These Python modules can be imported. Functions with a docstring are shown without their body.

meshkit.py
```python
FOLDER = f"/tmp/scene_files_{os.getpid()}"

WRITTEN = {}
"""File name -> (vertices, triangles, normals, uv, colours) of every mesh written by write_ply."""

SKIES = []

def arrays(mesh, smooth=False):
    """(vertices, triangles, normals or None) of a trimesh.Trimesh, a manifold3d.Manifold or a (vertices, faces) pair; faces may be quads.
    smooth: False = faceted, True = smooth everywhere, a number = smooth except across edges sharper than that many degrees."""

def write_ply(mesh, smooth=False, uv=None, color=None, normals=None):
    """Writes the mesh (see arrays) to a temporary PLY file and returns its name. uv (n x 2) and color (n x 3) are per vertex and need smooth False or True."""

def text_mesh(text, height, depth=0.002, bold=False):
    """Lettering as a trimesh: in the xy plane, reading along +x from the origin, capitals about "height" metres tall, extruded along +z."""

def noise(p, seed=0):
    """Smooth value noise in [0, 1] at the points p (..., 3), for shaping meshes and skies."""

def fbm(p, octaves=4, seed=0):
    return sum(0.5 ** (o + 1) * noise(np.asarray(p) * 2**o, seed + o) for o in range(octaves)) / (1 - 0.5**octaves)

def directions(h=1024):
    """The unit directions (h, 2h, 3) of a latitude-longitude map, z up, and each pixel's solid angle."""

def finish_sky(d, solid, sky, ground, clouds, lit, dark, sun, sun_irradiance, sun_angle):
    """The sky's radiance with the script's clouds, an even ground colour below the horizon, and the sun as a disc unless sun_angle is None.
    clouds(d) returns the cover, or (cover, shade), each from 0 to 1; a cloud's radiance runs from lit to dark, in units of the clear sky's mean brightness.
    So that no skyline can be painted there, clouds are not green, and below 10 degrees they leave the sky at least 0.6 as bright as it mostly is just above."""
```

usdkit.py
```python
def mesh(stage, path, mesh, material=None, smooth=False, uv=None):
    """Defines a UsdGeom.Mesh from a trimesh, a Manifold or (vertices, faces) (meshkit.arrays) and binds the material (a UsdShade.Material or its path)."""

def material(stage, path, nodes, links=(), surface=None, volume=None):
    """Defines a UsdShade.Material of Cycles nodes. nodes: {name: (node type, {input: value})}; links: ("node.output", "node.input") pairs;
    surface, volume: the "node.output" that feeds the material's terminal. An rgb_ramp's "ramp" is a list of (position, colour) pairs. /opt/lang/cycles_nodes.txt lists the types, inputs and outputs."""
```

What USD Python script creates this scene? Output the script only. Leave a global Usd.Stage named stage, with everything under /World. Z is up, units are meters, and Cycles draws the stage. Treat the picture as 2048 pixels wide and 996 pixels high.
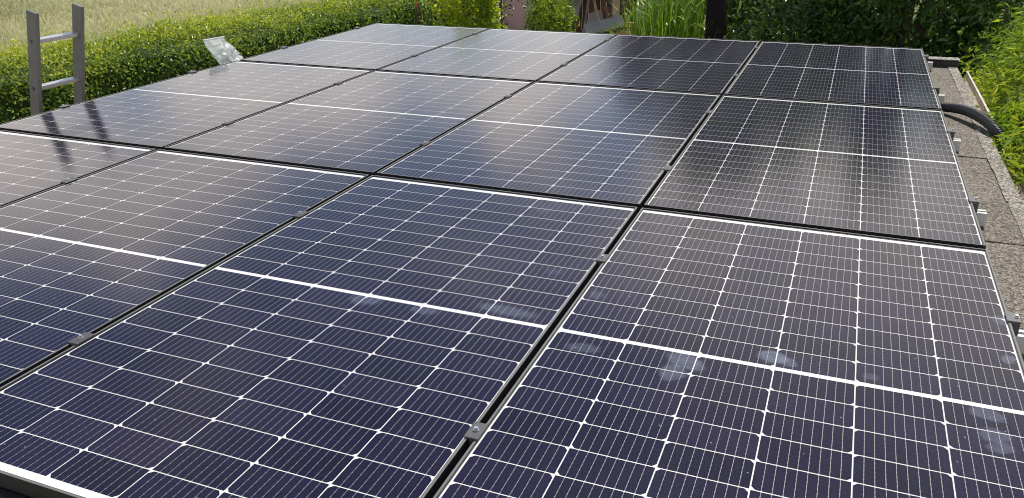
import math, random
import numpy as np
import trimesh, usdkit, meshkit
from pxr import Usd, UsdGeom, UsdLux, UsdShade, Gf, Sdf, Vt

stage = Usd.Stage.CreateInMemory()
UsdGeom.SetStageUpAxis(stage, UsdGeom.Tokens.z)
UsdGeom.SetStageMetersPerUnit(stage, 1.0)
UsdGeom.Xform.Define(stage, '/World')
UsdGeom.Scope.Define(stage, '/World/Looks')
Z0 = 2.75                      # height of the panel plane above the garden

# ------------------------------------------------------------------ camera
cam = UsdGeom.Camera.Define(stage, '/World/camera')
RX, RY, RZ = 1.1632, 0.0327, 0.3515
def rotm(rx, ry, rz):
    cx, sx, cy, sy, cz, sz = math.cos(rx), math.sin(rx), math.cos(ry), math.sin(ry), math.cos(rz), math.sin(rz)
    return (np.array([[cz, -sz, 0], [sz, cz, 0], [0, 0, 1]]) @ np.array([[1, 0, 0], [0, cx, -sx], [0, sx, cx]]) @ np.array([[cy, 0, sy], [0, 1, 0], [-sy, 0, cy]]))
M4 = np.eye(4); M4[:3, :3] = rotm(RX, RY, RZ).T; M4[3, :3] = (1.6017, -2.5382, Z0 + 0.9594)
cam.AddTransformOp().Set(Gf.Matrix4d(M4.tolist()))
cam.CreateHorizontalApertureAttr(36.0); cam.CreateVerticalApertureAttr(36.0 * 498 / 1024)
cam.CreateFocalLengthAttr(36.0 * 1640.3 / 2048)
cam.CreateClippingRangeAttr(Gf.Vec2f(0.05, 2000))
cam.CreateExposureAttr(0.55)

# ------------------------------------------------------------------ sky and sun
SUN_EL, SUN_AZ = math.radians(57), math.radians(8)      # azimuth from +y towards +x
SUN = np.array([math.sin(SUN_AZ) * math.cos(SUN_EL), math.cos(SUN_AZ) * math.cos(SUN_EL), math.sin(SUN_EL)])
SKY_STRENGTH, SUN_INTENSITY = 0.09, 0.95
CLOUD = 10.2
mat = lambda name, nodes, links=(), surface=None, volume=None: usdkit.material(stage, '/World/Looks/' + name, nodes, links, surface, volume)
sky_look = mat('sky_look', {
    'sky': ('sky_texture', dict(sky_type='single_scattering', sun_disc=False, sun_elevation=SUN_EL, sun_rotation=SUN_AZ, aerosol_density=1.2)),
    'tc': ('texture_coordinate', {}),
    'sep': ('separate_xyz', {}),
    'zz': ('math', dict(math_type='maximum', value2=0.0)),
    'den': ('math', dict(math_type='add', value2=0.22)),
    'px': ('math', dict(math_type='divide')), 'py': ('math', dict(math_type='divide')),
    'pv': ('combine_xyz', dict(z=CLOUD)),
    'n1': ('noise_texture', dict(scale=1.5, detail=6, roughness=0.5, distortion=0.3)),
    'cover': ('map_range', dict(range_type='smoothstep', from_min=0.455, from_max=0.555, to_min=0.0, to_max=1.0, clamp=True)),
    'hz': ('map_range', dict(range_type='smoothstep', from_min=0.06, from_max=0.24, to_min=0.65, to_max=0.0, clamp=True)),
    'cov': ('math', dict(math_type='maximum')),
    'thin': ('map_range', dict(range_type='smoothstep', from_min=0.36, from_max=0.64, to_min=1.0, to_max=0.08, clamp=True)),
    'covz': ('math', dict(math_type='multiply')),
    'cloud': ('rgb_ramp', dict(ramp=[(0.3, (8.6, 8.7, 8.9)), (0.5, (10.0, 9.5, 9.1)), (0.7, (15.0, 13.5, 12.2))])),
    'mix': ('mix', dict()),
    'bg': ('background_shader', dict(strength=SKY_STRENGTH)),
}, [('tc.generated', 'sep.vector'), ('sep.z', 'zz.value1'), ('zz.value', 'den.value1'), ('sep.x', 'px.value1'), ('den.value', 'px.value2'),
    ('sep.y', 'py.value1'), ('den.value', 'py.value2'), ('px.value', 'pv.x'), ('py.value', 'pv.y'), ('pv.vector', 'n1.vector'),
    ('n1.fac', 'cover.value'), ('sep.z', 'hz.value'), ('cover.result', 'cov.value1'), ('hz.result', 'cov.value2'), ('sep.z', 'thin.value'),
    ('cov.value', 'covz.value1'), ('thin.result', 'covz.value2'), ('n1.fac', 'cloud.fac'),
    ('covz.value', 'mix.fac'), ('sky.color', 'mix.color1'), ('cloud.color', 'mix.color2'), ('mix.color', 'bg.color')], surface='bg.background')
dome = UsdLux.DomeLight.Define(stage, '/World/sky')
UsdShade.MaterialBindingAPI.Apply(dome.GetPrim()).Bind(sky_look)
sun = UsdLux.DistantLight.Define(stage, '/World/sun')
sun.CreateIntensityAttr(SUN_INTENSITY); sun.CreateAngleAttr(0.53); sun.CreateNormalizeAttr(True); sun.CreateColorAttr(Gf.Vec3f(1.0, 0.95, 0.86))
zx = np.cross([0, 0, 1.0], SUN); zx /= np.linalg.norm(zx); zy = np.cross(SUN, zx)
S4 = np.eye(4); S4[0, :3] = zx; S4[1, :3] = zy; S4[2, :3] = SUN
sun.AddTransformOp().Set(Gf.Matrix4d(S4.tolist()))

# ------------------------------------------------------------------ helpers
used = {}
def numbered(parent, name):
    k = (parent, name); n = used.get(k, -1) + 1; used[k] = n
    return parent + '/' + (name if n == 0 else f'{name}_{n:03d}')
def path_of(p): return '/World' if p is None else (p if isinstance(p, str) else str(p.GetPath()))
def keys(prim, label=None, cat=None, group=None, kind=None):
    for k, v in (('label', label), ('category', cat), ('group', group), ('kind', kind)):
        if v: prim.SetCustomDataByKey(k, v)
    return prim
def thing(name, label=None, cat=None, loc=(0, 0, 0), rotz=0, group=None, kind=None, parent=None):
    x = UsdGeom.Xform.Define(stage, numbered(path_of(parent), name))
    x.AddTranslateOp().Set(Gf.Vec3d(*map(float, loc)))
    if rotz: x.AddRotateZOp().Set(float(rotz))
    return keys(x.GetPrim(), label, cat, group, kind)
def obj(name, mesh, m, parent=None, smooth=False, label=None, cat=None, group=None, kind=None, loc=None, tint=None):
    g = usdkit.mesh(stage, numbered(path_of(parent), name), mesh, m, smooth=smooth)
    if loc is not None: g.AddTranslateOp().Set(Gf.Vec3d(*map(float, loc)))
    if tint is not None:
        UsdGeom.PrimvarsAPI(g).CreatePrimvar('tint', Sdf.ValueTypeNames.FloatArray, 'vertex').Set(Vt.FloatArray.FromNumpy(np.asarray(tint, np.float32)))
    return keys(g.GetPrim(), label, cat, group, kind)
cat_ = trimesh.util.concatenate
def T(v, f): return trimesh.Trimesh(np.asarray(v, float), np.asarray(f, int), process=False)
def box(x0, x1, y0, y1, z0, z1, c=0.0):
    if c <= 0:
        b = trimesh.creation.box([x1 - x0, y1 - y0, z1 - z0]); b.apply_translation([(x0 + x1) / 2, (y0 + y1) / 2, (z0 + z1) / 2]); return b
    pts = []
    for sx in (0, 1):
        for sy in (0, 1):
            for sz in (0, 1):
                for k in range(3):
                    p = [x0 + c if not sx else x1 - c, y0 + c if not sy else y1 - c, z0 + c if not sz else z1 - c]
                    p[k] = ([x0, x1][sx], [y0, y1][sy], [z0, z1][sz])[k]
                    pts.append(p)
    return trimesh.convex.convex_hull(np.array(pts))
def prism(poly, z0, z1):
    """closed prism over a convex polygon (n,2)"""
    n = len(poly); v = np.vstack([np.c_[poly, np.full(n, z0)], np.c_[poly, np.full(n, z1)]]); f = []
    for i in range(1, n - 1): f += [[0, i + 1, i], [n, n + i, n + i + 1]]
    for i in range(n): j = (i + 1) % n; f += [[i, j, n + j], [i, n + j, n + i]]
    return T(v, f)
def tube(path, r, sides=8, cap=True):
    path = np.asarray(path, float); r = np.broadcast_to(np.asarray(r, float), (len(path),))
    t = np.gradient(path, axis=0); t /= np.linalg.norm(t, axis=1, keepdims=True)
    up = np.array([0, 0, 1.0]) if abs(t[0][2]) < .9 else np.array([1.0, 0, 0])
    v = []
    for p, d, q in zip(path, t, r):
        a = np.cross(d, up); a /= np.linalg.norm(a); b = np.cross(a, d)
        w = np.linspace(0, 2 * np.pi, sides, endpoint=False)
        v.append(p + q * (np.cos(w)[:, None] * a + np.sin(w)[:, None] * b))
    v = np.vstack(v); f = []
    for i in range(len(path) - 1):
        for k in range(sides):
            a, b, c, d = i * sides + k, i * sides + (k + 1) % sides, (i + 1) * sides + k, (i + 1) * sides + (k + 1) % sides
            f += [[a, b, d], [a, d, c]]
    if cap:
        for i in range(1, sides - 1):
            f += [[0, i + 1, i], [len(v) - sides, len(v) - sides + i, len(v) - sides + i + 1]]
    return T(v, f)
def bar(p, q, w, h, up=(0, 0, 1)):
    """rectangular bar from p to q"""
    p, q = np.asarray(p, float), np.asarray(q, float); d = q - p; L = np.linalg.norm(d); d /= L
    a = np.cross(d, up); a /= np.linalg.norm(a); b = np.cross(a, d)
    m = box(-w / 2, w / 2, -h / 2, h / 2, 0, L, min(w, h) * .08)
    X = np.eye(4); X[:3, 0] = a; X[:3, 1] = b; X[:3, 2] = d; X[:3, 3] = p
    m.apply_transform(X); return m
def unit(a): return a / np.maximum(np.linalg.norm(a, axis=-1, keepdims=True), 1e-9)
def leaves(P, A, N, length, width, fold=.25, droop=.0):
    """one folded leaf of two triangles pairs per point: base, two sides, tip"""
    n = len(P); A = unit(A); S = unit(np.cross(A, N)); N = unit(np.cross(S, A))
    L = np.broadcast_to(np.asarray(length, float), (n,))[:, None]; W = np.broadcast_to(np.asarray(width, float), (n,))[:, None]
    mid = P + A * L * .48; side = N * W * fold
    v = np.stack([P, mid + S * W * .5 + side, P + A * L - N * L * droop, mid - S * W * .5 + side], 1).reshape(-1, 3)
    i = np.arange(n)[:, None] * 4
    f = np.stack([i + [[0, 1, 2]], i + [[0, 2, 3]]], 1).reshape(-1, 3)
    return T(v, f)
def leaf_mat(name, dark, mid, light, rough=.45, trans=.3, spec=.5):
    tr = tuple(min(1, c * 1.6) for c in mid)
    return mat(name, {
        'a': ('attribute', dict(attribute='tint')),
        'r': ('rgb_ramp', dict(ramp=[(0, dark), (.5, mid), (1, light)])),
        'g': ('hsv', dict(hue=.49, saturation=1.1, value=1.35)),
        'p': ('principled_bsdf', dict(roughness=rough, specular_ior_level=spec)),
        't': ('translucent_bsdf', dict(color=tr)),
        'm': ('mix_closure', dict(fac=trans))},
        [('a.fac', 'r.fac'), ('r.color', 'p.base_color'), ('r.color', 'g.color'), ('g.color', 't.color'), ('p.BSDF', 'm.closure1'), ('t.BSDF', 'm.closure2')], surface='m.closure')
def plain(name, color, rough=.6, metallic=0.0, spec=.5, noise=None, bump=None):
    """noise=(scale, amount): tone variation in object space; bump=(scale, distance)"""
    n = {'p': ('principled_bsdf', dict(base_color=color, roughness=rough, metallic=metallic, specular_ior_level=spec))}; l = []
    if noise or bump: n['tc'] = ('geometry', {})
    if noise:
        s, a = noise[:2]
        n['n'] = ('noise_texture', dict(scale=s, detail=5, roughness=.62)); l.append(('tc.position', 'n.vector'))
        n['r'] = ('rgb_ramp', dict(ramp=[(.25, tuple(c * (1 - a) for c in color)), (.5, color), (.75, tuple(min(1, c * (1 + a)) for c in color))]))
        l += [('n.fac', 'r.fac'), ('r.color', 'p.base_color')]
    if bump:
        n['bn'] = ('noise_texture', dict(scale=bump[0], detail=4, roughness=.6)); n['b'] = ('bump', dict(strength=1.0, distance=bump[1]))
        l += [('tc.position', 'bn.vector'), ('bn.fac', 'b.height'), ('b.normal', 'p.normal')]
    return mat(name, n, l, surface='p.BSDF')
rng = np.random.default_rng(7)

# ------------------------------------------------------------------ materials
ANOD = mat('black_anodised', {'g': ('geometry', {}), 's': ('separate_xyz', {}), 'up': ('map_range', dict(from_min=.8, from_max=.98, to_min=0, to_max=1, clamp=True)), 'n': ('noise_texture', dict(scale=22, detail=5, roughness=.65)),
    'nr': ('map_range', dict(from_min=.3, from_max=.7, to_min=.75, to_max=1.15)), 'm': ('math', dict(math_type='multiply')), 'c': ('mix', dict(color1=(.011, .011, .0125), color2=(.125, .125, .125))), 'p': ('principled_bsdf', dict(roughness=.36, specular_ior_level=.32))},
    [('g.true_normal', 's.vector'), ('s.z', 'up.value'), ('g.position', 'n.vector'), ('n.fac', 'nr.value'), ('up.result', 'm.value1'), ('nr.result', 'm.value2'), ('m.value', 'c.fac'), ('c.color', 'p.base_color')], surface='p.BSDF')   # black anodised, tops painted paler for dust and grazing sky sheen
CLAMP = plain('clamp_anodised', (.075, .076, .082), .42, 0.35, .5, noise=(60, .2))
STEEL = plain('stainless_steel', (.72, .72, .72), .22, 1.0)
ALU = plain('mill_aluminium', (.50, .50, .49), .55, .2, noise=(30, .06))
LADDER = plain('weathered_aluminium', (.125, .122, .112), .6, .1, noise=(14, .14))
RUNG = plain('rung_aluminium', (.62, .61, .60), .3, .8, noise=(25, .1))
RUBBER = plain('black_plastic', (.018, .018, .02), .4, 0, .5)
SHEET = plain('white_backsheet', (.66, .66, .66), .5)

def cell_material():
    n = {'tc': ('texture_coordinate', {}), 's': ('separate_xyz', {}), 'oi': ('object_info', {}),
         'u': ('math', dict(math_type='multiply_add', value2=1 / .01827, value3=5.0)), 'fu': ('math', dict(math_type='fraction')),
         'du': ('math', dict(math_type='subtract', value2=.5)), 'au': ('math', dict(math_type='absolute')),
         'wire': ('map_range', dict(from_min=.010, from_max=.030, to_min=1, to_max=0, clamp=True)),
         'ay': ('math', dict(math_type='absolute')),
         'v': ('math', dict(math_type='multiply_add', value2=1 / .0138, value3=.5)), 'fv': ('math', dict(math_type='fraction')),
         'dv': ('math', dict(math_type='subtract', value2=.5)), 'av': ('math', dict(math_type='absolute')),
         'pad_v': ('math', dict(math_type='less_than', value2=.09)),
         'end_v': ('math', dict(math_type='greater_than', value2=.0385)),
         'pv': ('math', dict(math_type='maximum')),
         'pad_u': ('map_range', dict(from_min=.030, from_max=.055, to_min=1, to_max=0, clamp=True)),
         'pad': ('math', dict(math_type='multiply')), 'mask': ('math', dict(math_type='maximum')),
         'half': ('math', dict(math_type='multiply', value2=.10)),
         'seam': ('map_range', dict(from_min=.42, from_max=.50, to_min=0, to_max=1, clamp=True)),
         'vr': ('rgb_ramp', dict(ramp=[(0, (.0055, .0042, .019)), (.5, (.0080, .0058, .026)), (1, (.0125, .0090, .032))])),
         'c2': ('mix', dict(color2=(.03, .03, .05))), 'c3': ('mix', dict(color2=(.31, .305, .30))),
         'met': ('math', dict(math_type='multiply', value2=.2)),
         'p': ('principled_bsdf', dict(roughness=.5, specular_ior_level=0.0))}
    l = [('tc.object', 's.vector'), ('s.x', 'u.value1'), ('u.value', 'fu.value1'), ('fu.value', 'du.value1'), ('du.value', 'au.value1'), ('au.value', 'wire.value'),
         ('s.y', 'ay.value1'), ('s.y', 'v.value1'), ('v.value', 'fv.value1'), ('fv.value', 'dv.value1'), ('dv.value', 'av.value1'), ('av.value', 'pad_v.value1'),
         ('ay.value', 'end_v.value1'), ('pad_v.value', 'pv.value1'), ('end_v.value', 'pv.value2'), ('au.value', 'pad_u.value'),
         ('pad_u.result', 'pad.value1'), ('pv.value', 'pad.value2'), ('wire.result', 'mask.value1'), ('pad.value', 'mask.value2'),
         ('au.value', 'seam.value'), ('seam.result', 'half.value1'), ('oi.random', 'vr.fac'), ('vr.color', 'c2.color1'), ('half.value', 'c2.fac'),
         ('c2.color', 'c3.color1'), ('mask.value', 'c3.fac'), ('c3.color', 'p.base_color'), ('mask.value', 'met.value1'), ('met.value', 'p.metallic')]
    return mat('silicon_cell', n, l, surface='p.BSDF')
CELL = cell_material()

def glass_material(name, smudges=()):
    """a textured cover glass: see-through, mirrored by Fresnel, a little dust; smudges = (x, y, rx, ry, angle, strength) on this panel"""
    n = {'f': ('fresnel', dict(IOR=1.31)), 'tr': ('transparent_bsdf', dict(color=(.97, .97, .97))), 'gl': ('glossy_bsdf', dict(distribution='beckmann', roughness=.15, color=(1, 1, 1))),
         'mx': ('mix_closure', {}), 'df': ('diffuse_bsdf', dict(color=(.50, .58, .76))), 'dust': ('mix_closure', {}),
         'tc': ('texture_coordinate', {}), 'geo': ('geometry', {}),
         'dn': ('noise_texture', dict(scale=3.2, detail=7, roughness=.65)),
         'dm': ('map_range', dict(from_min=.35, from_max=.75, to_min=.0005, to_max=.006, clamp=True))}
    l = [('f.fac', 'mx.fac'), ('tr.BSDF', 'mx.closure1'), ('gl.BSDF', 'mx.closure2'), ('geo.position', 'dn.vector'), ('dn.fac', 'dm.value'),
         ('mx.closure', 'dust.closure1'), ('df.BSDF', 'dust.closure2')]
    n['sv'] = ('voronoi_texture', dict(scale=17, feature='f1')); n['sl'] = ('math', dict(math_type='less_than', value2=.036)); n['sg'] = ('math', dict(math_type='multiply', value2=.22)); n['sa'] = ('math', dict(math_type='add'))
    l += [('geo.position', 'sv.vector'), ('sv.distance', 'sl.value1'), ('sl.value', 'sg.value1'), ('dm.result', 'sa.value1'), ('sg.value', 'sa.value2')]
    last = 'sa.value'
    if smudges:
        n['wn'] = ('noise_texture', dict(scale=17, detail=3, roughness=.5)); n['wv'] = ('vector_math', dict(math_type='subtract', vector2=(.5, .5, .5)))
        n['ws'] = ('vector_math', dict(math_type='scale', scale=.035)); n['wp'] = ('vector_math', dict(math_type='add'))
        n['st'] = ('noise_texture', dict(scale=60, detail=5, roughness=.7)); n['sm'] = ('map_range', dict(from_min=.3, from_max=.65, to_min=.5, to_max=1, clamp=True))
        l += [('tc.object', 'wn.vector'), ('wn.color', 'wv.vector1'), ('wv.vector', 'ws.vector1'), ('tc.object', 'wp.vector1'), ('ws.vector', 'wp.vector2'), ('tc.object', 'st.vector'), ('st.fac', 'sm.value')]
        for k, (x, y, rx, ry, a, s) in enumerate(smudges):
            ca, sa = math.cos(a), math.sin(a)
            n[f'mp{k}'] = ('mapping', dict(mapping_type='texture', location=(x, y, 0), rotation=(0, 0, a), scale=(rx * 1.0, ry * 2.1, 1)))
            n[f'ln{k}'] = ('vector_math', dict(math_type='length')); n[f'mr{k}'] = ('map_range', dict(range_type='smoothstep', from_min=.62, from_max=1.12, to_min=s * .6, to_max=0, clamp=True))
            n[f'ml{k}'] = ('math', dict(math_type='multiply')); n[f'ad{k}'] = ('math', dict(math_type='add'))
            l += [('wp.vector', f'mp{k}.vector'), (f'mp{k}.vector', f'ln{k}.vector1'), (f'ln{k}.value', f'mr{k}.value'), (f'mr{k}.result', f'ml{k}.value1'), ('sm.result', f'ml{k}.value2'),
                  (last, f'ad{k}.value1'), (f'ml{k}.value', f'ad{k}.value2')]
            last = f'ad{k}.value'
    l.append((last, 'dust.fac'))
    return mat(name, n, l, surface='dust.closure')
GLASS = glass_material('cover_glass')

# ------------------------------------------------------------------ one solar panel
PX, PY = 1.0316, 1.7704                    # pitch of the array
PW = 1.0178                                # panel width
CPX, CPY = .1663, .0845                    # pitch of the cells
CWD, CHT = .1643, .0821
FR = .0074
hw, YT = PW / 2, .8778                     # half width; the far edge of a panel from its middle bar
prof = [(.0, -.035), (.0, -.0007), (.0007, .0), (.0052, .0), (.0055, -.0005), (.0060, -.0005), (.0063, .0), (FR - .001, .0), (FR, -.0012), (FR, -.0085), (.0018, -.0085), (.0018, -.033), (.022, -.033), (.022, -.035)]
def cell_mesh(flip):
    x, y, c = CWD / 2, CHT / 2, .0088
    p = np.array([(-x, -y), (x, -y), (x, y - c), (x - c * .9, y), (-x + c * .9, y), (-x, y - c)])
    if flip: p = p[::-1] * [1, -1]
    return prism(p, -.0004, 0)
CELLS = [cell_mesh(False), cell_mesh(True)]
def panel_class(path, yb, turned):
    """one panel: frame, white backsheet, 120 half cells, cover glass; yb = near edge, turned = mounted the other way round"""
    UsdGeom.Xform.Define(stage, path); stage.GetPrimAtPath(path).SetSpecifier(Sdf.SpecifierClass)
    v, f, n = [], [], len(prof)
    for (d, z) in prof: v += [(-hw + d, yb + d, z), (hw - d, yb + d, z), (hw - d, YT - d, z), (-hw + d, YT - d, z)]
    for i in range(n):
        j = (i + 1) % n
        for k in range(4):
            a, b, c, d = 4 * i + k, 4 * i + (k + 1) % 4, 4 * j + (k + 1) % 4, 4 * j + k
            f += [[a, b, c], [a, c, d]]
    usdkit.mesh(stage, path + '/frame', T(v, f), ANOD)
    e = FR - .001
    usdkit.mesh(stage, path + '/backsheet', box(-hw + e, hw - e, yb + e, YT - e, -.0095, -.00498), SHEET)
    k = 0
    for cx in range(6):
        for r in range(-10, 10):
            y = (.0062 + CPY * r + .04225) if r >= 0 else -(.0062 + CPY * (-r - 1) + .04225)
            top = ((cx % 2 == 1) if r >= 0 else (cx % 2 == 0)) != turned
            g = usdkit.mesh(stage, path + ('/cell' if k == 0 else f'/cell_{k:03d}'), CELLS[0 if top else 1], CELL); k += 1
            g.AddTranslateOp().Set(Gf.Vec3d((cx - 2.5) * CPX, y, -.0048))
    gx = hw - FR + .0005; a, b = yb + FR - .0005, YT - FR + .0005
    usdkit.mesh(stage, path + '/glass', T([(-gx, a, -.0022), (gx, a, -.0022), (gx, b, -.0022), (-gx, b, -.0022)], [[0, 1, 2], [0, 2, 3]]), GLASS)
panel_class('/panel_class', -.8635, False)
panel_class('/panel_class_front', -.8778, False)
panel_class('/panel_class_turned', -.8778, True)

ROWS = ['nearest row', 'middle row', 'far row']; COLS = ['leftmost', 'second from the left', 'third from the left', 'rightmost']
SMUDGE = {
    (2, 0): [(0.698 - 0.5158, -0.911 + 0.8852, .045, .012, .1, .10), (0.53 - .5158, -0.911 + .8852, .05, .016, .2, .12), (.895 - .5158, -.842 + .8852, .09, .014, -.05, .12), (.7436 - .5158, -.139 + .8852, .028, .012, .1, .07), (.93 - .5158, -.58 + .8852, .03, .010, .6, .06)],
    (3, 0): [(1.36 - 1.5474, -.925 + .8852, .05, .016, -.45, .20), (1.342 - 1.5474, -.983 + .8852, .03, .018, -.1, .16), (1.54 - 1.5474, -.842 + .8852, .034, .013, .0, .26), (1.572 - 1.5474, -.853 + .8852, .022, .010, .2, .14), (1.126 - 1.5474, -.949 + .8852, .045, .012, .15, .11),
             (1.9586 - 1.5474, -.922 + .8852, .034, .012, -.5, .15), (1.964 - 1.5474, -.995 + .8852, .03, .013, -.9, .13), (1.969 - 1.5474, -1.036 + .8852, .03, .010, .2, .13), (2.03 - 1.5474, -.672 + .8852, .018, .011, 0, .18), (2.035 - 1.5474, -.47 + .8852, .02, .014, .5, .12), (1.08 - 1.5474, -.675 + .8852, .02, .012, .3, .09), (1.745 - 1.5474, -.852 + .8852, .02, .006, .1, .09)]}
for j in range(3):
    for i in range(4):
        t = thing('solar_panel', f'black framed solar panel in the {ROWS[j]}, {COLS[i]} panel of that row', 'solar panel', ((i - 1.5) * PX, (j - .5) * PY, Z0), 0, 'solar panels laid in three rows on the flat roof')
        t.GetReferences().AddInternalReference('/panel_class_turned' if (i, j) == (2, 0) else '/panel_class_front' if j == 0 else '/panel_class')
        if (i, j) in SMUDGE:
            sm = SMUDGE[(i, j)]
            g = stage.OverridePrim(str(t.GetPath()) + '/glass')
            UsdShade.MaterialBindingAPI.Apply(g).Bind(glass_material(f'smudged_glass_{i}', sm))
            keys(g, 'cover glass with pale hand smudges')
        else: t.SetInstanceable(True)

# ------------------------------------------------------------------ rails and clamps
RAIL_Y = [-1.338, -.455, .437, 1.365, 2.275, 3.240]
WHERE = ['nearest', 'second', 'third', 'fourth', 'fifth', 'farthest']
def rail_mesh(y):
    s = .0195
    p = [(-s, -.082), (s, -.082), (s, -.036), (.007, -.036), (.007, -.040), (.014, -.040), (.014, -.056), (-.014, -.056), (-.014, -.040), (-.007, -.040), (-.007, -.036), (-s, -.036)]
    n = len(p); x0, x1 = -2.112, 2.108
    v = [(x0, q[0], q[1]) for q in p] + [(x1, q[0], q[1]) for q in p]
    caps = [[0, 1, 6], [0, 6, 7], [1, 2, 5], [1, 5, 6], [2, 3, 4], [2, 4, 5], [0, 7, 8], [0, 8, 11], [8, 9, 10], [8, 10, 11]]
    f = [[i, (i + 1) % n, n + (i + 1) % n] for i in range(n)] + [[i, n + (i + 1) % n, n + i] for i in range(n)]
    f += [[a, c, b] for a, b, c in caps] + [[n + a, n + b, n + c] for a, b, c in caps]
    return T(v, f)
for y, w in zip(RAIL_Y, WHERE):
    obj('mounting_rail', rail_mesh(y), ALU, label=f'{w} aluminium mounting rail whose bright end sticks out past the panels', cat='rail', group='rails under the panels', loc=(0, y, Z0))
def bolt(x, y, z, parent):
    w = trimesh.creation.cylinder(.0062, .0012, sections=20); w.apply_translation([x, y, z + .0006])
    h = trimesh.creation.cylinder(.0046, .005, sections=16); h.apply_translation([x, y, z + .0037])
    s = trimesh.creation.revolve(np.array([(0, .0045), (.0021, .0045), (.0021, .0063), (.0046, .0063), (.0046, .0052)]), sections=16); s.apply_translation([x, y, z])
    obj('washer', w, STEEL, parent, smooth=40); b = obj('bolt', cat_([h, s]), STEEL, parent, smooth=40)
for jy, y in enumerate(RAIL_Y):
    row, end = ROWS[jy // 2], ['near end', 'far end'][jy % 2]
    for i in range(3):
        c = thing('mid_clamp', f'dark bolted clamp bridging the {["left", "middle", "right"][i]} gap, {end} of the {row}', 'clamp', ((i - 1) * PX, y, Z0), group='clamps in the gaps between panels')
        p = box(-.0150, .0150, -.026, .026, .0006, .0040, .0006)
        ribs = cat_([box(-.0125 + .005 * q, -.0110 + .005 * q, -.026, .026, .0036, .0045, .0002) for q in range(6)])
        obj('plate', cat_([p, ribs]), CLAMP, c); obj('web', box(-.0042, .0042, -.026, .026, -.034, .0005), CLAMP, c); bolt(0, 0, .0045, c)
    for s in (-1, 1):
        c = thing('end_clamp', f'dark end clamp with a bolt on the {["left", "", "right"][s + 1]} edge of the {row}, {end}', 'clamp', (s * (2 * PX - (PX - PW) / 2), y, Z0), group='end clamps on the outer panel edges')
        a, b = sorted((-s * .009, s * .022))
        obj('plate', box(a, b, -.025, .025, .0006, .0040, .0006), CLAMP, c)
        a, b = sorted((s * .002, s * .0205)); obj('web', box(a, b, -.022, .022, -.035, .0005), CLAMP, c)
        bolt(s * .0135, 0, .0042, c)

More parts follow.
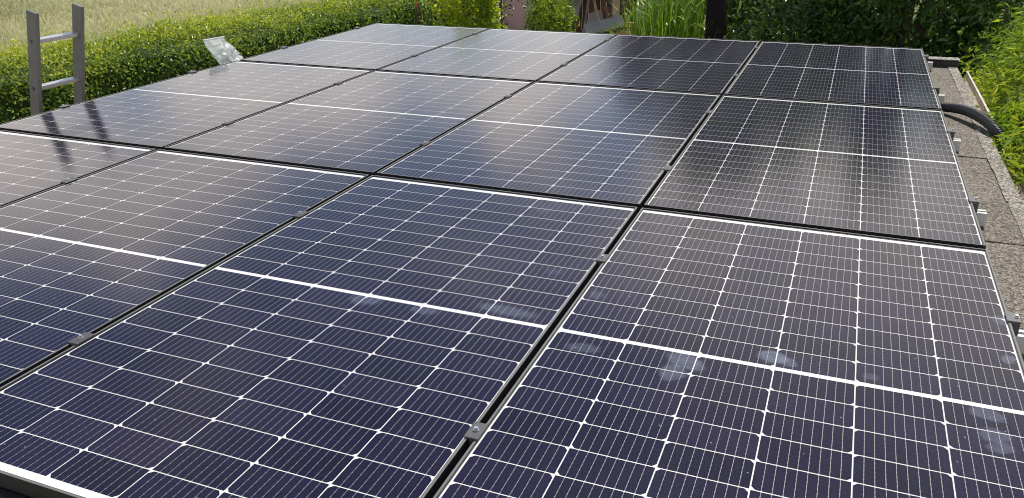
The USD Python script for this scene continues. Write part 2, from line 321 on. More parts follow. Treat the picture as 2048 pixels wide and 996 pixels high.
# ------------------------------------------------------------------ garage with the felt roof
RZ_ = Z0 - .085; RX0, RX1, RY0, RY1 = -2.385, 2.262, -1.775, 3.47
def felt(name, base, hi, sc):
    return mat(name, {'g': ('geometry', {}), 'v': ('voronoi_texture', dict(scale=sc, feature='f1')), 'n': ('noise_texture', dict(scale=5.5, detail=6, roughness=.65)), 'w': ('noise_texture', dict(scale=sc * .55, detail=3)),
        'sc': ('separate_color', {}), 'r': ('rgb_ramp', dict(ramp=[(0, tuple(c * .35 for c in base)), (.45, base), (.8, hi), (1, tuple(min(1, c * 1.5) for c in hi))])),
        'm': ('mix', dict(mix_type='multiply', fac=.65)), 'r2': ('rgb_ramp', dict(ramp=[(.3, (.62, .60, .56)), (.7, (1.1, 1.1, 1.1))])),
        'b': ('bump', dict(distance=.004, strength=1)), 'p': ('principled_bsdf', dict(roughness=.85, specular_ior_level=.3))},
        [('g.position', 'v.vector'), ('g.position', 'n.vector'), ('g.position', 'w.vector'), ('v.color', 'sc.color'), ('sc.r', 'r.fac'), ('r.color', 'm.color1'), ('n.fac', 'r2.fac'), ('r2.color', 'm.color2'),
         ('m.color', 'p.base_color'), ('v.distance', 'b.height'), ('b.normal', 'p.normal')], surface='p.BSDF')
FELT = felt('grey_felt', (.145, .126, .106), (.25, .222, .19), 190)
FELT_LIGHT = felt('pale_felt_strip', (.205, .187, .16), (.34, .312, .27), 150)
KERBTOP = felt('kerb_felt', (.22, .215, .19), (.42, .41, .37), 120)
KERBFACE = plain('tarred_kerb_face', (.022, .021, .02), .7, noise=(18, .5), bump=(40, .004))  # kerb front, its shade put into the near black colour
FASCIA = plain('dark_fascia', (.012, .011, .011), .6, noise=(9, .3))
RENDER = plain('garage_render', (.45, .43, .39), .9, noise=(6, .12), bump=(90, .002))
TRIM = plain('pale_gutter', (.40, .36, .29), .6, noise=(7, .35))
EDGEBOARD = plain('weathered_edge_board', (.20, .165, .125), .8, noise=(10, .35))
gar = thing('garage', 'flat roofed garage carrying the solar panels, felt roof strip with pale border at right', 'garage')
for nm, b in (('wall', (RX0 + .12, RX1 - .14, RY0 + .04, RY0 + .2)), ('wall', (RX0 + .12, RX1 - .14, RY1 - .2, RY1 - .04)), ('wall', (RX0 + .12, RX0 + .28, RY0 + .2, RY1 - .2)), ('wall', (RX1 - .3, RX1 - .14, RY0 + .2, RY1 - .2))):
    obj(nm, box(*b, 0, RZ_ - .16), RENDER, gar)
obj('roof_slab', box(RX0 + .02, RX1 - .012, RY0 + .02, RY1 - .005, RZ_ - .159, RZ_ - .006), FASCIA, gar)
obj('fascia', box(RX0, RX1 - .02, RY0 - .005, RY0 + .017, RZ_ - .24, RZ_ + .044, .002), FASCIA, gar)
obj('fascia', box(RX0 - .005, RX0 + .017, RY0 + .02, RY1, RZ_ - .24, RZ_ - .003, .002), FASCIA, gar)
def sheet(x0, x1, y0, y1, z, t, nx, ny, wob, lap=0, edge_wob=0.0, sd=0):
    """a thin roofing sheet with uneven surface and slightly wavy edges"""
    X, Y = np.meshgrid(np.linspace(x0, x1, nx), np.linspace(y0, y1, ny), indexing='ij')
    P = np.stack([X, Y, np.zeros_like(X)], -1)
    Zt = z + wob * (meshkit.fbm(P * 9 + sd, 3, sd) - .5)
    if lap: Zt = Zt + lap * (Y - y0) / (y1 - y0)
    e = edge_wob * (meshkit.fbm(np.stack([X * 14, Y * 14, X * 0 + sd], -1), 3, sd + 5) - .5)
    X = X + np.where(np.arange(nx)[:, None] == 0, e, 0); Y = Y + np.where(np.arange(ny)[None] == 0, e, 0)
    top = np.stack([X, Y, Zt], -1).reshape(-1, 3); bot = np.stack([X, Y, np.full_like(X, z - t)], -1).reshape(-1, 3)
    g = np.arange(nx * ny).reshape(nx, ny); q = []
    a, b, c, d = g[:-1, :-1].ravel(), g[1:, :-1].ravel(), g[1:, 1:].ravel(), g[:-1, 1:].ravel()
    f = [np.c_[a, b, c], np.c_[a, c, d]]; o = nx * ny
    f += [np.c_[a + o, c + o, b + o], np.c_[a + o, d + o, c + o]]
    ring = np.r_[g[:, 0], g[-1, 1:], g[-2::-1, -1], g[0, -2:0:-1]]; r2 = np.roll(ring, -1)
    f += [np.c_[ring, ring + o, r2 + o], np.c_[ring, r2 + o, r2]]
    return T(np.vstack([top, bot]), np.vstack(f))
ys = [RY0 + .02, -.70, .295, 1.292, 2.30, 3.392]
for q in range(5):
    obj('roofing_sheet', sheet(RX0 + .02, RX1 - .004, ys[q] + (.0 if q == 0 else .0), ys[q + 1] + (.06 if q < 4 else 0), RZ_ + (.0 if q % 2 == 0 else .0), .005, 60, 16, .004, lap=-.004, edge_wob=.01, sd=q), FELT, gar)
# pale border strips along the right edge, lapped over each other
bs = [RY0 + .01, -.35, .72, 1.79, 2.62, 3.39]
for q in range(5):
    obj('border_strip', sheet(RX1 - .052 + .004 * (q % 2), RX1 + .002, bs[q], bs[q + 1] + .03, RZ_ + .0035, .004, 8, 44, .003, lap=-.002, edge_wob=.009, sd=20 + q), FELT_LIGHT, gar)
obj('kerb', box(-2.12, RX1 + .006, 3.395, 3.475, RZ_ - .05, RZ_ + .040, .004), KERBFACE, gar)
obj('kerb_cap', sheet(-2.125, RX1 + .012, 3.391, 3.482, RZ_ + .0445, .0035, 120, 8, .004, edge_wob=.012, sd=44), KERBTOP, gar)
obj('edge_board', box(RX1 - .0115, RX1 + .0005, RY0, RY1, RZ_ - .155, RZ_ - .007, .002), EDGEBOARD, gar)
# half-round gutter under the right edge
def gutter():
    R = .036; w = np.linspace(np.pi, 2 * np.pi, 11); cxg, cz = RX1 + .003 + R, RZ_ - .062
    outer = [(cxg + R * math.cos(a), cz + R * math.sin(a)) for a in w] + [(cxg + R, cz + .016), (cxg + R + .006, cz + .019), (cxg + R + .006, cz + .011)]
    inner_ = [(cxg + (R - .003) * math.cos(a), cz + (R - .003) * math.sin(a)) for a in w] + [(cxg + R - .003, cz + .020), (cxg + R - .003, cz + .022), (cxg + R + .008, cz + .022)]
    n = len(outer); v = []
    for y in (RY0 - .03, RY1 + .03):
        v += [(a, y, b) for a, b in outer] + [(a, y, b) for a, b in inner_]
    f = []; m = 2 * n
    for i in range(n - 1):
        for base, s in ((0, 1), (n, -1)):
            a, b, c, d = base + i, base + i + 1, m + base + i + 1, m + base + i
            f += ([[a, b, c], [a, c, d]] if s > 0 else [[a, c, b], [a, d, c]])
        for e in (0, m): f += [[e + i, e + i + 1, e + n + i + 1], [e + i, e + n + i + 1, e + n + i]]
    return T(v, f)
obj('gutter', gutter(), TRIM, gar, smooth=50)
gl_ = gutter(); gl_.vertices[:, 0] = (RX0 - .006) - (gl_.vertices[:, 0] - RX1 - .003); gl_.vertices[:, 2] -= .03; gl_.faces = gl_.faces[:, ::-1]; obj('gutter', gl_, TRIM, gar, smooth=50)
LITTER = mat('dry_leaf', {'a': ('attribute', dict(attribute='tint')), 'r': ('rgb_ramp', dict(ramp=[(0, (.10, .05, .025)), (.5, (.28, .20, .10)), (1, (.55, .46, .30))])), 'p': ('principled_bsdf', dict(roughness=.7))}, [('a.fac', 'r.fac'), ('r.color', 'p.base_color')], surface='p.BSDF')
nl = 260
P = np.c_[rng.uniform(RX1 + .002, RX1 + .07, nl), np.r_[rng.normal(1.45, .22, nl - 60), rng.uniform(-1, 3.2, 60)], np.full(nl, RZ_ - .07) + rng.uniform(0, .05, nl)]
obj('fallen_leaves', leaves(P, rng.normal(0, 1, (nl, 3)) * [1, 1, .3], rng.normal(0, .4, (nl, 3)) + [0, 0, 1], rng.uniform(.015, .035, nl), rng.uniform(.006, .014, nl)), LITTER, tint=np.repeat(rng.random(nl), 4),
    label='brown dry leaves lying in the gutter beside the roof edge', cat='dry leaves', kind='stuff')

# ------------------------------------------------------------------ corrugated conduit
key = np.array([(1.75, 2.13, -.0605), (1.95, 2.13, -.0605), (2.06, 2.10, -.0590), (2.13, 2.035, -.047), (2.185, 1.945, -.038), (2.228, 1.835, -.038), (2.264, 1.716, -.046), (2.300, 1.640, -.075), (2.36, 1.62, -.16), (2.42, 1.62, -.30), (2.45, 1.62, -.6), (2.46, 1.62, -1.2)])
from scipy.interpolate import CubicSpline
tt = np.r_[0, np.cumsum(np.linalg.norm(np.diff(key, axis=0), axis=1))]; cs = CubicSpline(tt, key)
step = .0011; s_ = np.arange(0, 1.35, step); path = cs(s_) + [0, 0, Z0]
rad = .0222 + .0017 * np.clip(np.sin(s_ / .0105 * 2 * np.pi) * 1.8, -1, 1)
obj('conduit', tube(path, rad, 20), RUBBER, smooth=60, label='black corrugated conduit running from under the panels over the right roof edge', cat='conduit')

# ------------------------------------------------------------------ ladder leaning on the left edge
LT, LB = np.array([-2.42, 0, Z0 + .428]), np.array([-3.295, 0, 0.02])
ld = thing('ladder', 'grey aluminium ladder leaning against the left roof edge, two rungs showing', 'ladder')
dirv = unit(LT - LB); nrm = np.array([dirv[2], 0, -dirv[0]])
Ls = np.linalg.norm(LT - LB)
def ladder_frame(y):
    X = np.eye(4); X[:3, 0] = nrm; X[:3, 1] = (0, 1, 0); X[:3, 2] = dirv; X[:3, 3] = LB + np.array([0, y, 0]); return X
SY = (.668, .960)
for y in SY:
    b = box(-.033, .033, -.0125, .0125, 0, Ls, .002); b.apply_transform(ladder_frame(y)); st = obj('stile', b, LADDER, ld)
    c = box(-.034, .034, -.0132, .0132, -.015, .06, .003); c.apply_transform(ladder_frame(y)); obj('foot_cap', c, RUBBER, st)
for q in range(11):
    zl = Ls - .165 - q * .268
    if zl < .1: break
    pr = np.array([(-.015, -.009), (.0, -.014), (.015, -.009), (.015, .012), (-.015, .012)])
    n = len(pr); y0, y1 = SY[0] + .012, SY[1] - .012
    m = prism(pr, y0, y1); vv = m.vertices.copy(); vv = np.c_[vv[:, 0], vv[:, 2], vv[:, 1]]; m = T(vv, m.faces[:, ::-1]); m.apply_transform(ladder_frame(0) @ trimesh.transformations.translation_matrix([0, 0, zl]))
    rg = obj('rung', m, RUNG, ld)
    for yy in (SY[0] - .0125, SY[1] + .0125):
        h = prism(np.array([(-.013, .010), (-.002, -.012), (.009, .010)]), yy - .0012, yy + .0012); vv = h.vertices; h = T(np.c_[vv[:, 0], vv[:, 2], vv[:, 1]], h.faces[:, ::-1])
        h.apply_transform(ladder_frame(0) @ trimesh.transformations.translation_matrix([0, 0, zl])); obj('rung_socket', h, RUBBER, rg)

# ------------------------------------------------------------------ zip bag on the roof edge
BAGM = mat('clear_plastic', {'d': ('principled_bsdf', dict(base_color=(.82, .86, .85), roughness=.28, specular_ior_level=.7)), 'tl': ('translucent_bsdf', dict(color=(.8, .84, .82))), 'm1': ('mix_closure', dict(fac=.45)), 't': ('transparent_bsdf', dict(color=(.95, .97, .96))),
    'g': ('geometry', {}), 'n': ('noise_texture', dict(scale=22, detail=4, roughness=.6, distortion=1.5)), 'mr': ('map_range', dict(from_min=.38, from_max=.62, to_min=.26, to_max=.72, clamp=True)), 'm2': ('mix_closure', {})},
    [('d.BSDF', 'm1.closure1'), ('tl.BSDF', 'm1.closure2'), ('g.position', 'n.vector'), ('n.fac', 'mr.value'), ('mr.result', 'm2.fac'), ('t.BSDF', 'm2.closure1'), ('m1.closure', 'm2.closure2')], surface='m2.closure')
BAGW = mat('white_zip', {'d': ('principled_bsdf', dict(base_color=(.85, .87, .87), roughness=.3)), 'tl': ('translucent_bsdf', dict(color=(.8, .82, .82))), 'm': ('mix_closure', dict(fac=.4))}, [('d.BSDF', 'm.closure1'), ('tl.BSDF', 'm.closure2')], surface='m.closure')
bag = thing('plastic_bag', 'clear plastic zip bag with dark contents propped on the left panel edge', 'bag', (-2.27, 1.75, Z0))
def bag_sheet(off, sd):
    nu, nv = 26, 30; v = []
    outl = [(.0, -.085, .185), (.12, -.020, .22), (.3, -.005, .235), (.55, .00, .205), (.8, -.02, .19), (.93, -.045, .165), (1.0, -.055, .155)]   # (height, y left, y right)
    for b in np.linspace(0, 1, nv):
        h = b
        yl = np.interp(h, [0, .3, .55, .8, 1], [.100, .065, .038, .012, .008]); yr = np.interp(h, [0, .25, .6, .8, .87, 1], [.315, .305, .262, .220, .204, .210])
        bul = off * .035 * (1 - h) ** .7 * (1 if h < .86 else .3)
        for a in np.linspace(0, 1, nu):
            y = yl + (yr - yl) * a; z = -.085 + .206 * h - .008 * a * h
            v.append((bul * math.sin(math.pi * a) + off * .0015 - .06 * h + .03, y, z))
    v = np.array(v); nz = meshkit.fbm(v * [1, 26, 26] + sd * 9, 4, sd) - .5
    ridge = np.abs(meshkit.fbm(v * [1, 16, 20] + sd * 3, 3, sd + 3) - .5)
    hh = (v[:, 2] + .085) / .206
    v[:, 0] += (nz * .022 + ridge * .05) * np.clip((1 - hh) * 2.2, .05, 1) * off
    f = []
    for i in range(nv - 1):
        for k in range(nu - 1):
            a, b, c, d = i * nu + k, i * nu + k + 1, (i + 1) * nu + k + 1, (i + 1) * nu + k
            f += [[a, b, c], [a, c, d]] if off > 0 else [[a, c, b], [a, d, c]]
    return T(v, f)
obj('side', bag_sheet(1, 1), BAGM, bag, smooth=True); obj('side', bag_sheet(-1, 2), BAGM, bag, smooth=True)
def strip(z0, z1, x, t):
    return prism(np.array([(x - t, 0), (x + t, 0), (x + t, 1), (x - t, 1)]), 0, 1)
zb = bar((-.030, .008, .119), (-.030, .210, .111), .004, .012, up=(1, 0, 0)); obj('zip_strip', zb, BAGW, bag)
zb = bar((-.0285, .012, .102), (-.0285, .204, .094), .004, .008, up=(1, 0, 0)); obj('zip_strip', zb, BAGW, bag)
CONT = plain('dark_screws', (.05, .05, .075), .35, .5)
parts = []
for q in range(40):
    y, z = rng.uniform(.12, .26), rng.uniform(-.07, -.005)
    p0 = np.array([rng.uniform(-.004, .018), y, z]); d = unit(rng.normal(0, 1, 3)) * .024
    parts.append(tube([p0, p0 + d * .5, p0 + d], [.0035, .003, .003], 6))
obj('contents', cat_(parts), CONT, bag, kind='stuff')

# ------------------------------------------------------------------ ground
GROUND = mat('garden_ground', {'g': ('geometry', {}), 'n': ('noise_texture', dict(scale=.35, detail=8, roughness=.65)), 'n2': ('noise_texture', dict(scale=14, detail=5, roughness=.7)),
    'r': ('rgb_ramp', dict(ramp=[(.3, (.055, .085, .022)), (.55, (.10, .125, .04)), (.75, (.17, .16, .075))])), 'r2': ('rgb_ramp', dict(ramp=[(.3, (.5, .5, .5)), (.7, (1, 1, 1))])), 'm': ('mix', dict(mix_type='multiply', fac=1.0)),
    'p': ('principled_bsdf', dict(roughness=.9, specular_ior_level=.2))}, [('g.position', 'n.vector'), ('g.position', 'n2.vector'), ('n.fac', 'r.fac'), ('n2.fac', 'r2.fac'), ('r.color', 'm.color1'), ('r2.color', 'm.color2'), ('m.color', 'p.base_color')], surface='p.BSDF')
FIELD = mat('meadow_ground', {'g': ('geometry', {}), 'n': ('noise_texture', dict(scale=.22, detail=7, roughness=.6)), 'n2': ('noise_texture', dict(scale=9, detail=5, roughness=.75)),
    'r': ('rgb_ramp', dict(ramp=[(.3, (.17, .19, .09)), (.5, (.21, .21, .11)), (.7, (.15, .18, .08))])), 'r2': ('rgb_ramp', dict(ramp=[(.3, (.55, .55, .5)), (.7, (1, 1, 1))])), 'm': ('mix', dict(mix_type='multiply', fac=1.0)),
    'p': ('principled_bsdf', dict(roughness=.95, specular_ior_level=.1))}, [('g.position', 'n.vector'), ('g.position', 'n2.vector'), ('n.fac', 'r.fac'), ('n2.fac', 'r2.fac'), ('r.color', 'm.color1'), ('r2.color', 'm.color2'), ('m.color', 'p.base_color')], surface='p.BSDF')
gv = np.linspace(-1, 1, 41); gv = np.sign(gv) * np.abs(gv) ** 2.5 * 900
X, Y = np.meshgrid(gv, gv, indexing='ij'); g = np.arange(41 * 41).reshape(41, 41); a, b, c, d = g[:-1, :-1].ravel(), g[1:, :-1].ravel(), g[1:, 1:].ravel(), g[:-1, 1:].ravel()
obj('ground', T(np.stack([X, Y, X * 0], -1).reshape(-1, 3), np.vstack([np.c_[a, b, c], np.c_[a, c, d]])), GROUND, label='green garden ground around the garage', cat='ground', kind='structure')
obj('meadow_soil', T([(-400, -120, .004), (-6.9, -120, .004), (-5.4, 8.6, .004), (-6.5, 400, .004), (-400, 400, .004)], [[0, 1, 2], [0, 2, 3], [0, 3, 4]]), FIELD, label='straw coloured field soil beyond the hedge', cat='field', kind='structure')
# meadow of tall ripening grass
GRASS = leaf_mat('ripe_grass', (.14, .19, .07), (.36, .38, .20), (.66, .63, .40), .7, .25, .2)
tuft = []
for kpro in range(5):
    r2 = np.random.default_rng(50 + kpro); nb = 90
    B = np.c_[r2.uniform(-.42, .42, (nb, 2)), np.zeros(nb)]; H = r2.uniform(.5, .95, nb); lean = r2.normal(0, .16, (nb, 2)); A = np.c_[lean, np.ones(nb)]
    N = np.c_[r2.normal(0, 1, (nb, 2)), np.zeros(nb)]
    st = leaves(B, A, N, H, .012, .1); top = B + unit(A) * (H * .86)[:, None]
    hd = leaves(top, A + np.c_[r2.normal(0, .35, (nb, 2)), np.zeros(nb)], N, r2.uniform(.10, .22, nb), .034, .3)
    hd2 = leaves(top, A + np.c_[r2.normal(0, .35, (nb, 2)), np.zeros(nb)], N[:, [1, 0, 2]] * [1, -1, 1], r2.uniform(.10, .2, nb), .024, .3)
    ti = np.repeat(np.r_[r2.uniform(0, .5, nb), r2.uniform(.45, 1, nb), r2.uniform(.45, 1, nb)], 4)
    tuft.append((cat_([st, hd, hd2]), np.clip(ti * .8 + .11 * (kpro - 1.2), 0, 1)))
mea = UsdGeom.PointInstancer.Define(stage, '/World/meadow_grass'); keys(mea.GetPrim(), 'pale ripening tall grass of the field beyond the left hedge', 'grass', kind='stuff')
paths = []
for q, (m, ti) in enumerate(tuft):
    p = f'/World/meadow_grass/tuft_{q:03d}' if q else '/World/meadow_grass/tuft'
    g = usdkit.mesh(stage, p, m, GRASS); UsdGeom.PrimvarsAPI(g).CreatePrimvar('tint', Sdf.ValueTypeNames.FloatArray, 'vertex').Set(Vt.FloatArray.FromNumpy(np.asarray(ti, np.float32))); paths.append(Sdf.Path(p))
mea.CreatePrototypesRel().SetTargets(paths)
# a wedge seen over the hedge, with margin for a step to either side
pts = []
r2 = np.random.default_rng(99)
for _ in range(26000):
    a = math.radians(r2.uniform(-66, -24)); d_ = math.sqrt(r2.uniform(11 ** 2, 46 ** 2)); x, y = 1.6 + d_ * math.sin(a), -2.54 + d_ * math.cos(a)
    if x < -6.6 - .0 * y: pts.append((x, y, 0))
    if len(pts) > 9000: break
pts = np.array(pts); npt = len(pts)
mea.CreatePositionsAttr(Vt.Vec3fArray.FromNumpy(pts.astype(np.float32)))
patch = meshkit.fbm(pts * [.14, .14, 1] + 3.3, 3, 8)
mea.CreateProtoIndicesAttr(Vt.IntArray.FromNumpy(np.clip((patch - .5) * 11 + 2.5 + r2.normal(0, .9, npt), 0, 4.99).astype(np.int32)))
ang = r2.uniform(0, 2 * np.pi, npt)
mea.CreateOrientationsAttr(Vt.QuathArray([Gf.Quath(math.cos(w / 2), 0, 0, math.sin(w / 2)) for w in ang]))
sc_ = .85 + .35 * meshkit.fbm(pts * .16, 3, 4); mea.CreateScalesAttr(Vt.Vec3fArray.FromNumpy(np.c_[sc_, sc_, sc_].astype(np.float32)))

# ------------------------------------------------------------------ clipped hedge on the left
BARK = plain('bark', (.10, .08, .06), .9, noise=(20, .4), bump=(40, .01))
HEDGE = leaf_mat('privet_leaf', (.04, .085, .014), (.16, .25, .038), (.44, .48, .07), .40, .38)
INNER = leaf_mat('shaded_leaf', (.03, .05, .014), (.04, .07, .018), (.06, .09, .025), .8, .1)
def hedge(name, label, p0, p1, width, top, n, leaf, mat_, seed, cat='hedge', light=1.0, bottom=.15, sides=True):
    r = np.random.default_rng(seed); p0, p1 = np.array(p0, float), np.array(p1, float); d = p1 - p0; L = np.linalg.norm(d); d /= L; nx = np.array([d[1], -d[0]])   # towards +x
    t = thing(name, label, cat)
    hh = top - bottom; per = [hh, width, hh]; tot = sum(per)
    u = r.uniform(0, tot, n); s = r.uniform(-.15, L + .15, n); ex, ez, onx, onz = np.zeros(n), np.zeros(n), np.zeros(n), np.zeros(n)
    A_, B_, C_ = u < hh, (u >= hh) & (u < hh + width), u >= hh + width
    ex[A_], ez[A_], onx[A_] = width / 2, bottom + u[A_], 1
    ex[B_], ez[B_], onz[B_] = width / 2 - (u[B_] - hh), top, 1
    ex[C_], ez[C_], onx[C_] = -width / 2, top - (u[C_] - hh - width), -1
    # round the shoulders
    k = np.clip((np.abs(ex) - (width / 2 - .22)) / .22, 0, 1) * np.clip((ez - (top - .22)) / .22, 0, 1)
    ez = ez - k * .10; ex = ex - np.sign(ex) * k * .07; w = k * .8
    N2 = np.stack([onx * (1 - w) + w * np.sign(ex) * .7, onz * (1 - w) + w * .7], 1)
    Pn = np.stack([ex * 0 + s, ex, ez], 1); bump = (meshkit.fbm(Pn * 2.2, 4, seed) - .5) * .30 + (meshkit.fbm(Pn * 7.5, 3, seed + 2) - .5) * .16
    depth = np.abs(r.normal(0, .055, n)) * np.where(r.random(n) < .85, 1, -.9)
    ex += N2[:, 0] * (bump - depth); ez += N2[:, 1] * (bump - depth)
    # ends
    P = np.stack([p0[0] + d[0] * s + nx[0] * ex, p0[1] + d[1] * s + nx[1] * ex, ez], 1)
    N = np.stack([nx[0] * N2[:, 0], nx[1] * N2[:, 0], N2[:, 1]], 1)
    nj = unit(N * .75 + r.normal(0, .55, (n, 3)) + [0, 0, .30]); ax = unit(np.cross(nj, r.normal(0, 1, (n, 3))) + N * .35 + [0, 0, .25])
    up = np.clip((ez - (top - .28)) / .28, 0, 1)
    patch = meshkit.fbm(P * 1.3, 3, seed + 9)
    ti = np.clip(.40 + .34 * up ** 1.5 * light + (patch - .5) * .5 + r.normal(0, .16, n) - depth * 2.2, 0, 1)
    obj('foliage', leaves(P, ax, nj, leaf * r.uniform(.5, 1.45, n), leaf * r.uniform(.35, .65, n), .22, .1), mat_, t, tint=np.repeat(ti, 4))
    # stray shoots standing up out of the clipped top
    m = int(L * 16); s2 = r.uniform(0, L, m); e2 = r.uniform(-.5, .5, m) * width; b = np.stack([p0[0] + d[0] * s2 + nx[0] * e2, p0[1] + d[1] * s2 + nx[1] * e2, np.full(m, top - .08)], 1)
    q = np.repeat(np.arange(m), 12); hgt = r.uniform(.10, .30, m); u2 = r.uniform(.1, 1, len(q)); Pq = b[q] + np.c_[r.normal(0, .012, (len(q), 2)), hgt[q] * u2]; aq = np.c_[r.normal(0, 1, (len(q), 2)), r.uniform(.2, 1, len(q))]
    obj('shoots', leaves(Pq, aq, np.c_[r.normal(0, .5, (len(q), 2)), np.ones(len(q))], leaf * r.uniform(.6, 1.1, len(q)), leaf * .42, .2, .1), mat_, t, kind='stuff', tint=np.repeat(np.clip(r.normal(.75, .15, len(q)), 0, 1), 4))
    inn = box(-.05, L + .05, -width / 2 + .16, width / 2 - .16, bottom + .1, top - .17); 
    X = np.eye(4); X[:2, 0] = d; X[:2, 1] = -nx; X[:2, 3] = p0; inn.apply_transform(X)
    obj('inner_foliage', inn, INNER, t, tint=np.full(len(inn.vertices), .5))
    st = cat_([tube([(p0[0] + d[0] * q, p0[1] + d[1] * q, 0), (p0[0] + d[0] * q + r.normal(0, .03), p0[1] + d[1] * q + r.normal(0, .03), bottom + .35)], [.025, .015], 6) for q in np.arange(.2, L, .4)])
    obj('stem', st, BARK, t, kind='stuff'); return t
hedge('hedge', 'long clipped light green hedge between the garage and the field', (-5.98, -1.9), (-4.42, 8.15), .95, Z0 - .31, 160000, .042, HEDGE, 3)
sp = np.random.default_rng(5)

# ------------------------------------------------------------------ trees and shrubs
def shrub(name, label, cat, c, rad, n, leaf, aspect, mat_, seed, trunk_r=.05, clumps=60, trunks=3, base=0.0, spread=.22, lo=-1.0, droop=.15, upb=.35, tint0=.35, fold=.22, zcut=None, group=None, axis_out=.5):
    """trunks and limbs that carry leaf clumps spread through an uneven crown"""
    r = np.random.default_rng(seed); c, rad = np.array(c, float), np.array(rad, float); t = thing(name, label, cat, group=group)
    D = unit(r.normal(0, 1, (clumps * 3, 3))); D = D[D[:, 2] > lo][:clumps]; clumps = len(D)
    rr = r.uniform(.45, 1.0, clumps) ** .6 * (.82 + .4 * meshkit.fbm(D * 2.1, 3, seed))
    C = c + D * rad * rr[:, None]
    trunk = []; top = c + [0, 0, rad[2] * .2]
    for q in range(trunks):
        b = np.array([c[0] + r.normal(0, .12 * rad[0]), c[1] + r.normal(0, .12 * rad[1]), base]); e = top + r.normal(0, .2, 3) * rad
        m_ = b + (e - b) * .5 + r.normal(0, .06, 3) * rad; trunk.append(tube([b, (b + m_) / 2 + r.normal(0, .02, 3), m_, (m_ + e) / 2, e], trunk_r * np.array([1, .9, .75, .55, .3]), 8))
    obj('trunk', cat_(trunk), BARK, t, smooth=60)
    limbs = []
    for q in range(0, clumps, 2):
        b = c + [0, 0, -rad[2] * .35] + (C[q] - c) * .15; m_ = (b + C[q]) / 2 + r.normal(0, .05, 3) * rad; limbs.append(tube([b, m_, C[q]], trunk_r * np.array([.34, .22, .1]), 5, False))
    obj('branches', cat_(limbs), BARK, t, kind='stuff')
    idx = r.integers(0, clumps, n); size = r.uniform(.6, 1.25, clumps)[idx]
    off = r.normal(0, 1, (n, 3)) * spread * rad * size[:, None]
    P = C[idx] + off; out = unit((P - c) / rad)
    nj = unit(out * .5 + r.normal(0, .6, (n, 3)) + [0, 0, upb]); ax = unit(np.cross(nj, r.normal(0, 1, (n, 3))) + out * axis_out - [0, 0, droop])
    tone = r.normal(0, .13, clumps)[idx]
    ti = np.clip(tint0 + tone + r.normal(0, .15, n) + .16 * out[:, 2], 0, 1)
    L = leaf * r.uniform(.65, 1.3, n)
    obj('crown', leaves(P, ax, nj, L, L * aspect, fold, .12), mat_, t, tint=np.repeat(ti, 4))
    return t
LAUREL = leaf_mat('laurel_leaf', (.024, .06, .014), (.085, .165, .032), (.22, .31, .06), .34, .42, .5)
YELLOWG = leaf_mat('yellow_green_leaf', (.08, .15, .014), (.30, .40, .035), (.55, .58, .06), .42, .5)
PEACH = leaf_mat('glossy_leaf', (.03, .08, .014), (.15, .26, .032), (.50, .55, .08), .32, .45)
WILLOW = leaf_mat('narrow_leaf', (.05, .11, .015), (.20, .30, .038), (.48, .50, .075), .42, .44)
DARKS = leaf_mat('dark_shrub_leaf', (.012, .03, .010), (.04, .075, .018), (.14, .20, .04), .4, .2)
PHOT = leaf_mat('new_growth_leaf', (.012, .032, .012), (.04, .085, .018), (.20, .26, .03), .35, .25)

shrub('shrub', 'dark green shrub in a shady gap just beyond the far end of the hedge', 'shrub', (-4.5, 9.6, 1.9), (1.0, .9, 1.5), 9000, .07, .5, DARKS, 11, clumps=46, tint0=.3)
shrub('shrub', 'bright yellow green leafy shrub left of the pink wall', 'shrub', (-3.27, 7.93, 1.75), (.38, .42, 1.5), 10000, .075, .5, YELLOWG, 12, clumps=60, tint0=.5, spread=.15)
shrub('shrub', 'leafy shrub with curved yellow green shoots before the pink wall and the lean-to', 'shrub', (-2.13, 8.02, 1.45), (.30, .34, 1.3), 7500, .085, .34, PEACH, 13, clumps=64, tint0=.42, droop=.5, spread=.16)
shrub('shrub', 'low leafy shrub at the foot of the lean-to, right of the curved shoots', 'shrub', (-1.82, 8.1, .90), (.32, .36, .92), 4500, .08, .34, PEACH, 14, clumps=40, tint0=.45, droop=.5, spread=.16)
shrub('shrub', 'dark glossy shrub with yellow and reddish shoot tips beside the dark post', 'shrub', (.92, 6.9, 1.5), (.66, .55, 1.35), 9500, .07, .42, PHOT, 15, clumps=64, tint0=.30, spread=.17)
G_ = 'tall dark laurels behind the garage'
shrub('laurel_tree', 'tall dark laurel behind the far right panel, its leaves almost black', 'tree', (2.15, 8.2, 2.75), (1.25, 1.2, 2.5), 26000, .095, .42, LAUREL, 21, trunk_r=.10, clumps=110, tint0=.38, spread=.15, group=G_)
shrub('laurel_tree', 'dark laurel behind the kerb at the far right roof corner', 'tree', (3.75, 6.9, 2.7), (1.15, 1.4, 2.5), 22000, .095, .42, LAUREL, 22, trunk_r=.10, clumps=100, tint0=.36, spread=.16, group=G_)
shrub('laurel_tree', 'dark laurel standing behind the shrub with reddish shoot tips', 'tree', (.35, 9.6, 3.1), (1.3, 1.1, 3.0), 22000, .095, .42, LAUREL, 23, trunk_r=.10, clumps=100, tint0=.40, spread=.16, group=G_)
shrub('laurel_tree', 'dark laurel at the right border, behind the light green bush', 'tree', (5.3, 5.4, 2.9), (1.3, 1.6, 2.6), 16000, .10, .42, LAUREL, 24, trunk_r=.10, clumps=80, tint0=.30, spread=.17, group=G_)
shrub('garden_tree', 'tall garden tree rising behind the ornamental grass', 'tree', (-.55, 12.2, 4.0), (1.7, 1.6, 2.4), 20000, .10, .5, DARKS, 25, trunk_r=.13, trunks=1, clumps=80, tint0=.35, spread=.15)
